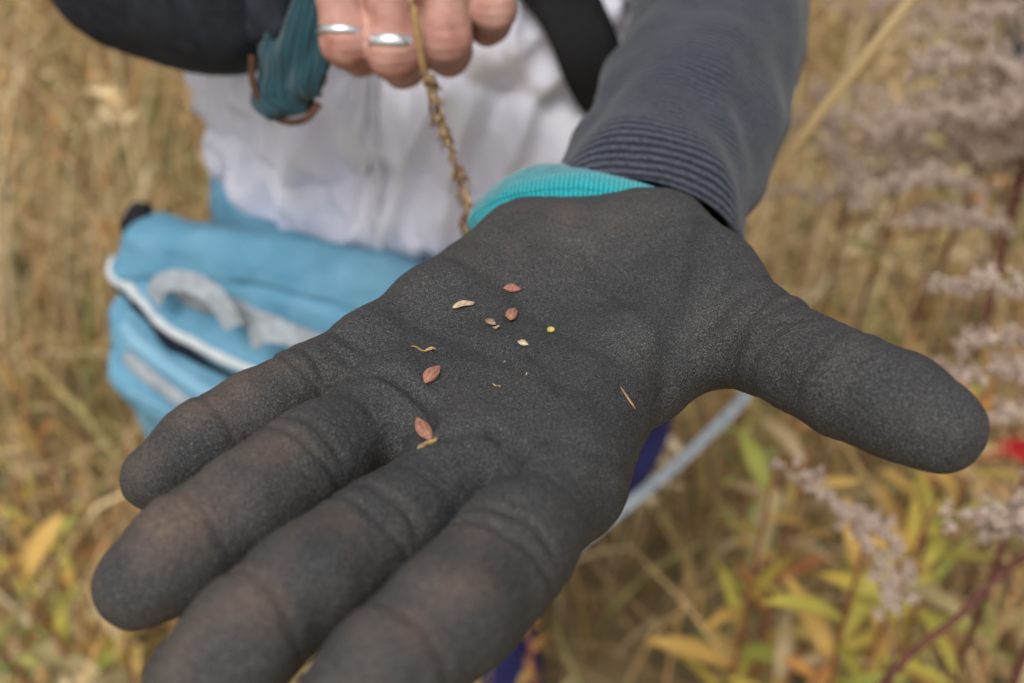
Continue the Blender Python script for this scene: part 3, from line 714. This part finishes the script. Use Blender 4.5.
def plant_from(name,parts,names,mats,loc,label,cat,group,rotz=0,sc=1,proto=None):
    e=empty(name,loc); e.rotation_euler=(0,0,rotz); e.scale=(sc,)*3; tag(e,label,cat,group)
    kids=[]
    if proto:
        for k in proto:
            c=k.copy(); COL.objects.link(c); c.parent=e; kids.append(c)
    else:
        for (v,f,c),nm,m in zip(parts,names,mats):
            if len(v)==0: continue
            o=mesh_obj(nm,v,f,m,cols=c); o.parent=e; kids.append(o)
    return e,kids
GL='dried goldenrod with fluffy greyish brown seed plumes'
GG='goldenrod plants gone to seed in the meadow'
gn=('stem','seed_plume','foliage'); gm=(M_bark,M_fluff,M_leaf)
variants=[goldenrod_mesh(H,ln,nb,bl,sd) for H,ln,nb,bl,sd in ((1.0,(.05,.0),17,.16,1),(.92,(-.06,.02),15,.14,2),(1.06,(.02,-.06),18,.17,3),(.85,(.0,.05),14,.13,4))]
protos=[None]*4
def put_gold(i,loc,rot=0,sc=1,label=GL):
    e,k=plant_from('goldenrod_plant',variants[i],gn,gm,loc,label,'goldenrod',GG,rot,sc,protos[i])
    if protos[i] is None: protos[i]=k
for i,x,y,r,s in ((2,.46,.96,0,.98),(0,.54,.84,2.5,1.02),(1,.62,1.02,.5,1.06),(3,.46,1.08,3,1.08),(2,.66,.92,2,.95),(0,.38,.98,1.2,.92),
                  (2,.66,1.3,5,.95),(0,.85,1.5,1,.98),(3,.95,1.3,2,1.05),(1,1.05,1.7,3,.95),(0,.55,1.6,0,.9),(2,1.3,2.0,0,.9),(1,1.0,2.2,0,.9),
                  (3,-1.0,2.1,0,.9),(1,-1.5,2.4,1,.9),(0,-.6,2.8,2,.85),(2,.4,2.6,3,.85),(1,.60,.70,2,.98)):
    put_gold(i,(x,y,0),r,s)
def custom_gold(base,top,branches,label,fl=.0042,spread=.0058,step=.0034,nb=26):
    st=[tuple(base)+(.0042,),tuple(np.array(base)*.5+np.array(top)*.5+np.array((.02,0,0)))+(.0034,),tuple(np.array(base)*.15+np.array(top)*.85)+(.0028,),tuple(top)+(.001,)]
    SV,SF=tube('s',st,None,N=9,n=10); SC=[np.array((.17,.065,.05))]*len(SV); PV=[];PF=[];PCc=[]
    for path in branches:
        path=[np.array(q)/1000 for q in path]
        tv,tf=tube('b',[tuple(q)+(.0009,) for q in path],None,N=6,n=5); o0=len(SV); SV+=tv; SF+=[tuple(i+o0 for i in q) for q in tf]; SC+=[np.array((.24,.14,.08))]*len(tv)
        L=sum(np.linalg.norm(path[i+1]-path[i]) for i in range(len(path)-1))
        P=catmull(path,12)
        for c in range(int(L/step)):
            u=random.uniform(.22,1)*(len(P)-1); k=min(int(u),len(P)-2); p=P[k]; r=rng.normal(size=3); r[2]=abs(r[2])*.9; r/=np.linalg.norm(r)
            q=p+r*spread*random.uniform(.5,2.1)
            v,f2,cc=bits_along([p,p*.5+q*.5,q,q+r*.002],nb,.0032*spread/.0058,fl,FL,elong=2.8,t0=.2,up=.4); o1=len(PV); PV+=v; PF+=[tuple(i+o1 for i in z_) for z_ in f2]; PCc+=cc
    LV=[];LF=[];LC=[]
    P=catmull(st,10)
    for b in range(10):
        k=6+b*2; p=P[k][:3]; a=2+b*2.2
        leaf(LV,LF,LC,p,(math.cos(a),math.sin(a),.3),random.uniform(.04,.07),.005,random.choice([(.40,.30,.08),(.42,.20,.06),(.28,.27,.08)]),droop=.5)
    e=empty('goldenrod_plant',(0,0,0)); e.location=base; tag(e,label,'goldenrod',GG)
    for (v,f,c),nm,m in zip(((SV,SF,SC),(PV,PF,PCc),(LV,LF,LC)),gn,gm):
        o=mesh_obj(nm,v,f,m,cols=c); reparent(o,e)
custom_gold((.42,.58,0),(.365,.50,1.11),[
   [(372,505,1040),(340,500,1062),(300,492,1076),(240,488,1082)],
   [(372,505,1000),(345,495,1030),(305,480,1046),(262,472,1050)],
   [(374,507,985),(345,485,1010),(300,470,1028),(250,462,1030)],
   [(370,504,1070),(350,500,1095),(330,498,1110),(310,495,1115)],
   [(374,507,960),(350,470,995),(320,450,1012),(285,445,1014)]],'goldenrod leaning out with long arching seed sprays')
custom_gold((.40,.46,0),(.33,.385,1.04),[
   [(338,392,985),(310,380,1000),(275,372,1006),(232,372,1008)],
   [(336,391,1000),(315,385,1020),(295,378,1024),(270,374,1020)],
   [(342,396,950),(320,388,975),(296,380,990),(262,372,992)]],'goldenrod with slender fluffy seed sprays beside the glove')
custom_gold((.27,.36,0),(.226,.345,.905),[
   [(230,352,895),(222,385,935),(200,405,968),(165,428,992)],
   [(232,350,880),(240,395,930),(225,410,950),(205,412,962)]],'reddish stemmed goldenrod with one small seed spray')
custom_gold((.50,.84,0),(.455,.80,1.16),[
   [(462,803,1000),(400,788,1040),(350,775,1052),(296,765,1038)],
   [(460,803,1045),(415,792,1085),(370,785,1097),(325,780,1088)],
   [(466,806,955),(400,778,985),(345,765,998),(292,755,985)],
   [(458,802,1090),(435,797,1120),(405,795,1135),(370,790,1132)],
   [(464,806,980),(485,782,1020),(515,772,1032),(540,765,1020)],
   [(468,808,920),(430,770,950),(385,750,968),(345,742,965)],
   [(460,803,1060),(490,790,1095),(520,785,1105),(545,780,1098)],
   [(464,805,1020),(430,770,1060),(400,750,1072),(370,740,1066)],
   [(468,808,935),(490,775,975),(500,755,985),(510,735,980)]],'tall branching goldenrod with arching beige seed plumes',fl=.0055,spread=.0085,step=.0038,nb=28)
tw=empty('bare_twig',(.19,.38,0)); tag(tw,'thin dark red bare twig among the weeds','twig')
o=tube('stem',[(.34,.40,.975,.0022),(.300,.389,.943,.0022),(.268,.370,.920,.0022),(.234,.353,.896,.0024),(.20,.34,.80,.003),(.19,.36,.4,.0035),(.19,.38,0,.004)],M_bark,N=9)
fillcol(o,(.14,.05,.04)); reparent(o,tw)
sw=empty('straw_stalk',(-.10,.50,0)); tag(sw,'thick pale straw stalk standing in front of sleeve','dry stalk')
o=tube('stem',[(.235,.455,1.36,.0030),(.2005,.4996,1.2473,.0033),(.171,.530,1.162,.0036),(.139,.557,1.0746,.0038),(.095,.560,.97,.0040),(.01,.55,.8,.0043),(-.08,.53,.6,.0045),(-.10,.50,0,.0048)],M_stuff,N=12,n=10)
fillcol(o,(.66,.48,.25)); reparent(o,sw)

# ================================================================= LEAFY WEEDS
def weed_mesh(H,nl,sd,pal,L=(.06,.11),W=.0085,start=.25):
    random.seed(sd); lx,ly=random.uniform(-.08,.08),random.uniform(-.08,.08)
    st=[(0,0,0,.0035),(lx*.3,ly*.3,H*.5,.003),(lx,ly,H,.0015)]; P=catmull(st,16)
    SV,SF=tube('s',st,None,N=7,n=10); SC=[np.array((.30,.11,.06))]*len(SV); LV=[];LF=[];LC=[]
    for b in range(nl):
        t=start+(1-start)*b/nl; p=P[int(t*(len(P)-1))][:3]; a=b*2.4+random.uniform(-.3,.3)
        leaf(LV,LF,LC,p,(math.cos(a),math.sin(a),random.uniform(.4,1.4)),random.uniform(*L)*(1.1-.4*t),W*random.uniform(.7,1.2),random.choice(pal),droop=random.uniform(.1,.5))
    return (SV,SF,SC),([],[],[]),(LV,LF,LC)
YG=[(.52,.45,.09),(.62,.48,.10),(.36,.37,.08),(.62,.39,.11),(.50,.41,.20)]; OR=[(.58,.29,.09),(.56,.37,.12),(.44,.19,.08),(.54,.43,.13),(.5,.38,.21)]; GR=[(.22,.27,.08),(.34,.35,.11),(.46,.43,.14)]
wv=[weed_mesh(.80,28,11,YG,L=(.08,.14),W=.0095),weed_mesh(.86,30,12,YG,L=(.08,.14),W=.0095),weed_mesh(.72,26,13,OR,L=(.07,.12)),weed_mesh(.66,28,14,GR),weed_mesh(.9,28,15,OR),weed_mesh(.6,26,16,YG,W=.010)]
wp=[None]*6; WG='leafy weeds turning yellow in the meadow'
wl=['yellow-green weed with narrow willow-like leaves','yellow-green weed with narrow willow-like leaves','short orange-leaved autumn weed in grass','green weed with lance-shaped leaves in grass','tall orange-leaved autumn weed in grass','broad-leaved yellow weed in dry grass']
def put_weed(i,loc,rot=0,sc=1):
    e,k=plant_from('leafy_weed',wv[i],gn,gm,loc,wl[i],'weed',WG,rot,sc,wp[i])
    if wp[i] is None: wp[i]=k
for i,x,y,r,s in ((0,.22,.56,0,1.05),(1,.27,.45,1,1.02),(2,.19,.50,3,1.05),(4,.15,.43,1,.85),(0,.32,.54,4,1.05),(2,.08,.42,2,.95),(4,.06,.47,3,.8),(2,.25,.60,5,1.1),
                  (1,.40,.60,2,.95),(4,.20,.36,0,.8),(2,.37,.47,3,1.1),(0,.45,.75,5,.95),(3,.33,.85,0,1),(5,.5,.55,1,1.1),(4,.36,.70,1,.9),
                  (5,-.45,.62,0,1.15),(3,-.52,.66,2,1.0),(2,-.40,.55,4,.95),(0,-.56,.80,1,.85),(3,-.35,.50,1,.9),(4,-.62,.95,3,.85),(5,-.70,.75,2,1.0)):
    put_weed(i,(x,y,0),r,s)
random.seed(77)
for _ in range(26):
    x=random.uniform(-2.2,2.4); y=random.uniform(1.2,4.0); put_weed(random.randrange(6),(x,y,0),random.uniform(0,6),random.uniform(.7,1.0))

# ================================================================= red flag
fl=empty('marker_flag',(.648,.868,0)); tag(fl,'small red marker flag on thin wire among weeds','flag')
fl_m=simple_mat('red_vinyl',(.50,.02,.03),(.65,.04,.05),scale=30,rough=.4)
V=[];F=[]
for i in range(12):
    for j in range(7):
        t=i/11; V.append((.572+t*.075,.868+.006*math.sin(t*6),.560+j/6*.046*(.35+.65*t)+.006*t*math.sin(t*5)))
for i in range(11):
    for j in range(6): a=i*7+j; F.append((a,a+7,a+8,a+1))
o=mesh_obj('flag_sheet',V,F,fl_m); reparent(o,fl)
o=tube('wire',[(.648,.868,0,.0012),(.648,.868,.3,.0012),(.648,.868,.62,.0012)],M_metal,N=6); reparent(o,fl)

# ================================================================= second person
p2=empty('person',(1.42,2.45,0)); tag(p2,'person in slate trousers standing in tall grass','person')
def b2(P):
    P=P-np.array([1.42,2.45,0],dtype=np.float32)
    d=chain(P,[(0,0,1.30,.12),(0,0,1.0,.12)],.05); d=smin(d,chain(P,[(-.14,0,1.40,.055),(.14,0,1.40,.055)],.03),.06)
    d=smin(d,chain(P,[(0,0,1.40,.055),(0,-.01,1.52,.052)],.03),.03)
    h=ell(P,(0,-.02,1.62),(.075,.095,.115)); h=smin(h,ell(P,(0,-.06,1.57),(.05,.055,.06)),.04); h=smin(h,ell(P,(0,-.125,1.60),(.012,.02,.02)),.01)
    for s in (-1,1):
        h=smin(h,ell(P,(s*.077,-.01,1.61),(.010,.02,.032)),.008)
        d=smin(d,chain(P,[(s*.09,0,.95,.085),(s*.10,-.01,.52,.055),(s*.10,.02,.08,.038)],.03),.04)
        d=smin(d,chain(P,[(s*.18,0,1.39,.045),(s*.23,.02,1.12,.036),(s*.22,-.06,.88,.026),(s*.21,-.08,.80,.024),(s*.205,-.09,.74,.012)],.02),.02)
    return smin(d,h,.02)
V0,Q0,_=extract(b2,(1.1,2.2,.02),(1.74,2.65,1.78),.009,sub=0,newton=2)
o=mesh_obj('body',V0,Q0,M_skin); reparent(o,p2)
def t2(P):
    P=P-np.array([1.42,2.45,0],dtype=np.float32); d=chain(P,[(-.04,0,.98,.12),(.04,0,.98,.12)],.03)
    for s in (-1,1): d=smin(d,chain(P,[(s*.095,0,.95,.10),(s*.105,-.01,.52,.08),(s*.11,.02,.08,.07)],.03),.03)
    return d
V0,Q0,G0=extract(t2,(1.1,2.2,.0),(1.74,2.65,1.12),.009,sub=0,newton=2)
o=mesh_obj('trousers',V0+G0*(.006*vnoise(V0,16)[:,None]),Q0,M_trouser2); reparent(o,p2)
def j2(P):
    P=P-np.array([1.42,2.45,0],dtype=np.float32); d=chain(P,[(0,0,1.34,.14),(0,0,1.05,.145)],.05); d=smin(d,chain(P,[(-.14,0,1.40,.068),(.14,0,1.40,.068)],.03),.06)
    for s in (-1,1): d=smin(d,chain(P,[(s*.18,0,1.39,.06),(s*.23,.02,1.12,.05),(s*.22,-.06,.86,.04)],.02),.02)
    return d
V0,Q0,G0=extract(j2,(1.1,2.2,.78),(1.74,2.65,1.52),.009,sub=0,newton=2)
o=mesh_obj('jacket',V0+G0*(.006*vnoise(V0,16)[:,None]),Q0,M_dark); reparent(o,p2)

# ================================================================= LIGHT, WORLD, CAMERA
W=bpy.data.worlds.new('World'); S.world=W; W.use_nodes=True; nt=W.node_tree; bg=nt.nodes['Background']
sky=nt.nodes.new('ShaderNodeTexSky'); sky.sky_type='NISHITA'; sky.sun_disc=False
EL,AZ=math.radians(58),math.radians(200)
sky.sun_elevation=EL; sky.sun_rotation=AZ; sky.dust_density=4; sky.air_density=1.2
hs_=nt.nodes.new('ShaderNodeHueSaturation'); hs_.inputs['Saturation'].default_value=.18
nt.links.new(sky.outputs[0],hs_.inputs['Color']); nt.links.new(hs_.outputs[0],bg.inputs['Color']); bg.inputs['Strength'].default_value=.15
sd=bpy.data.lights.new('sun','SUN'); sd.energy=1.5; sd.angle=math.radians(20); sd.color=(1,.975,.94)
so=bpy.data.objects.new('sun',sd); COL.objects.link(so)
dirv=Vector((math.sin(AZ)*math.cos(EL),math.cos(AZ)*math.cos(EL),math.sin(EL)))
so.rotation_euler=dirv.to_track_quat('Z','Y').to_euler()
cd=bpy.data.cameras.new('camera'); cam=bpy.data.objects.new('camera',cd); COL.objects.link(cam); S.camera=cam
cam.location=(0,0,1.42); cam.rotation_euler=(math.radians(90-38),0,0)
cd.lens=35; cd.sensor_width=36; cd.clip_start=.01; cd.clip_end=1000
cd.dof.use_dof=True; cd.dof.focus_distance=.272; cd.dof.aperture_fstop=7.0; cd.dof.aperture_blades=9
S.view_settings.view_transform='Standard'; S.view_settings.look='None'; S.view_settings.exposure=0
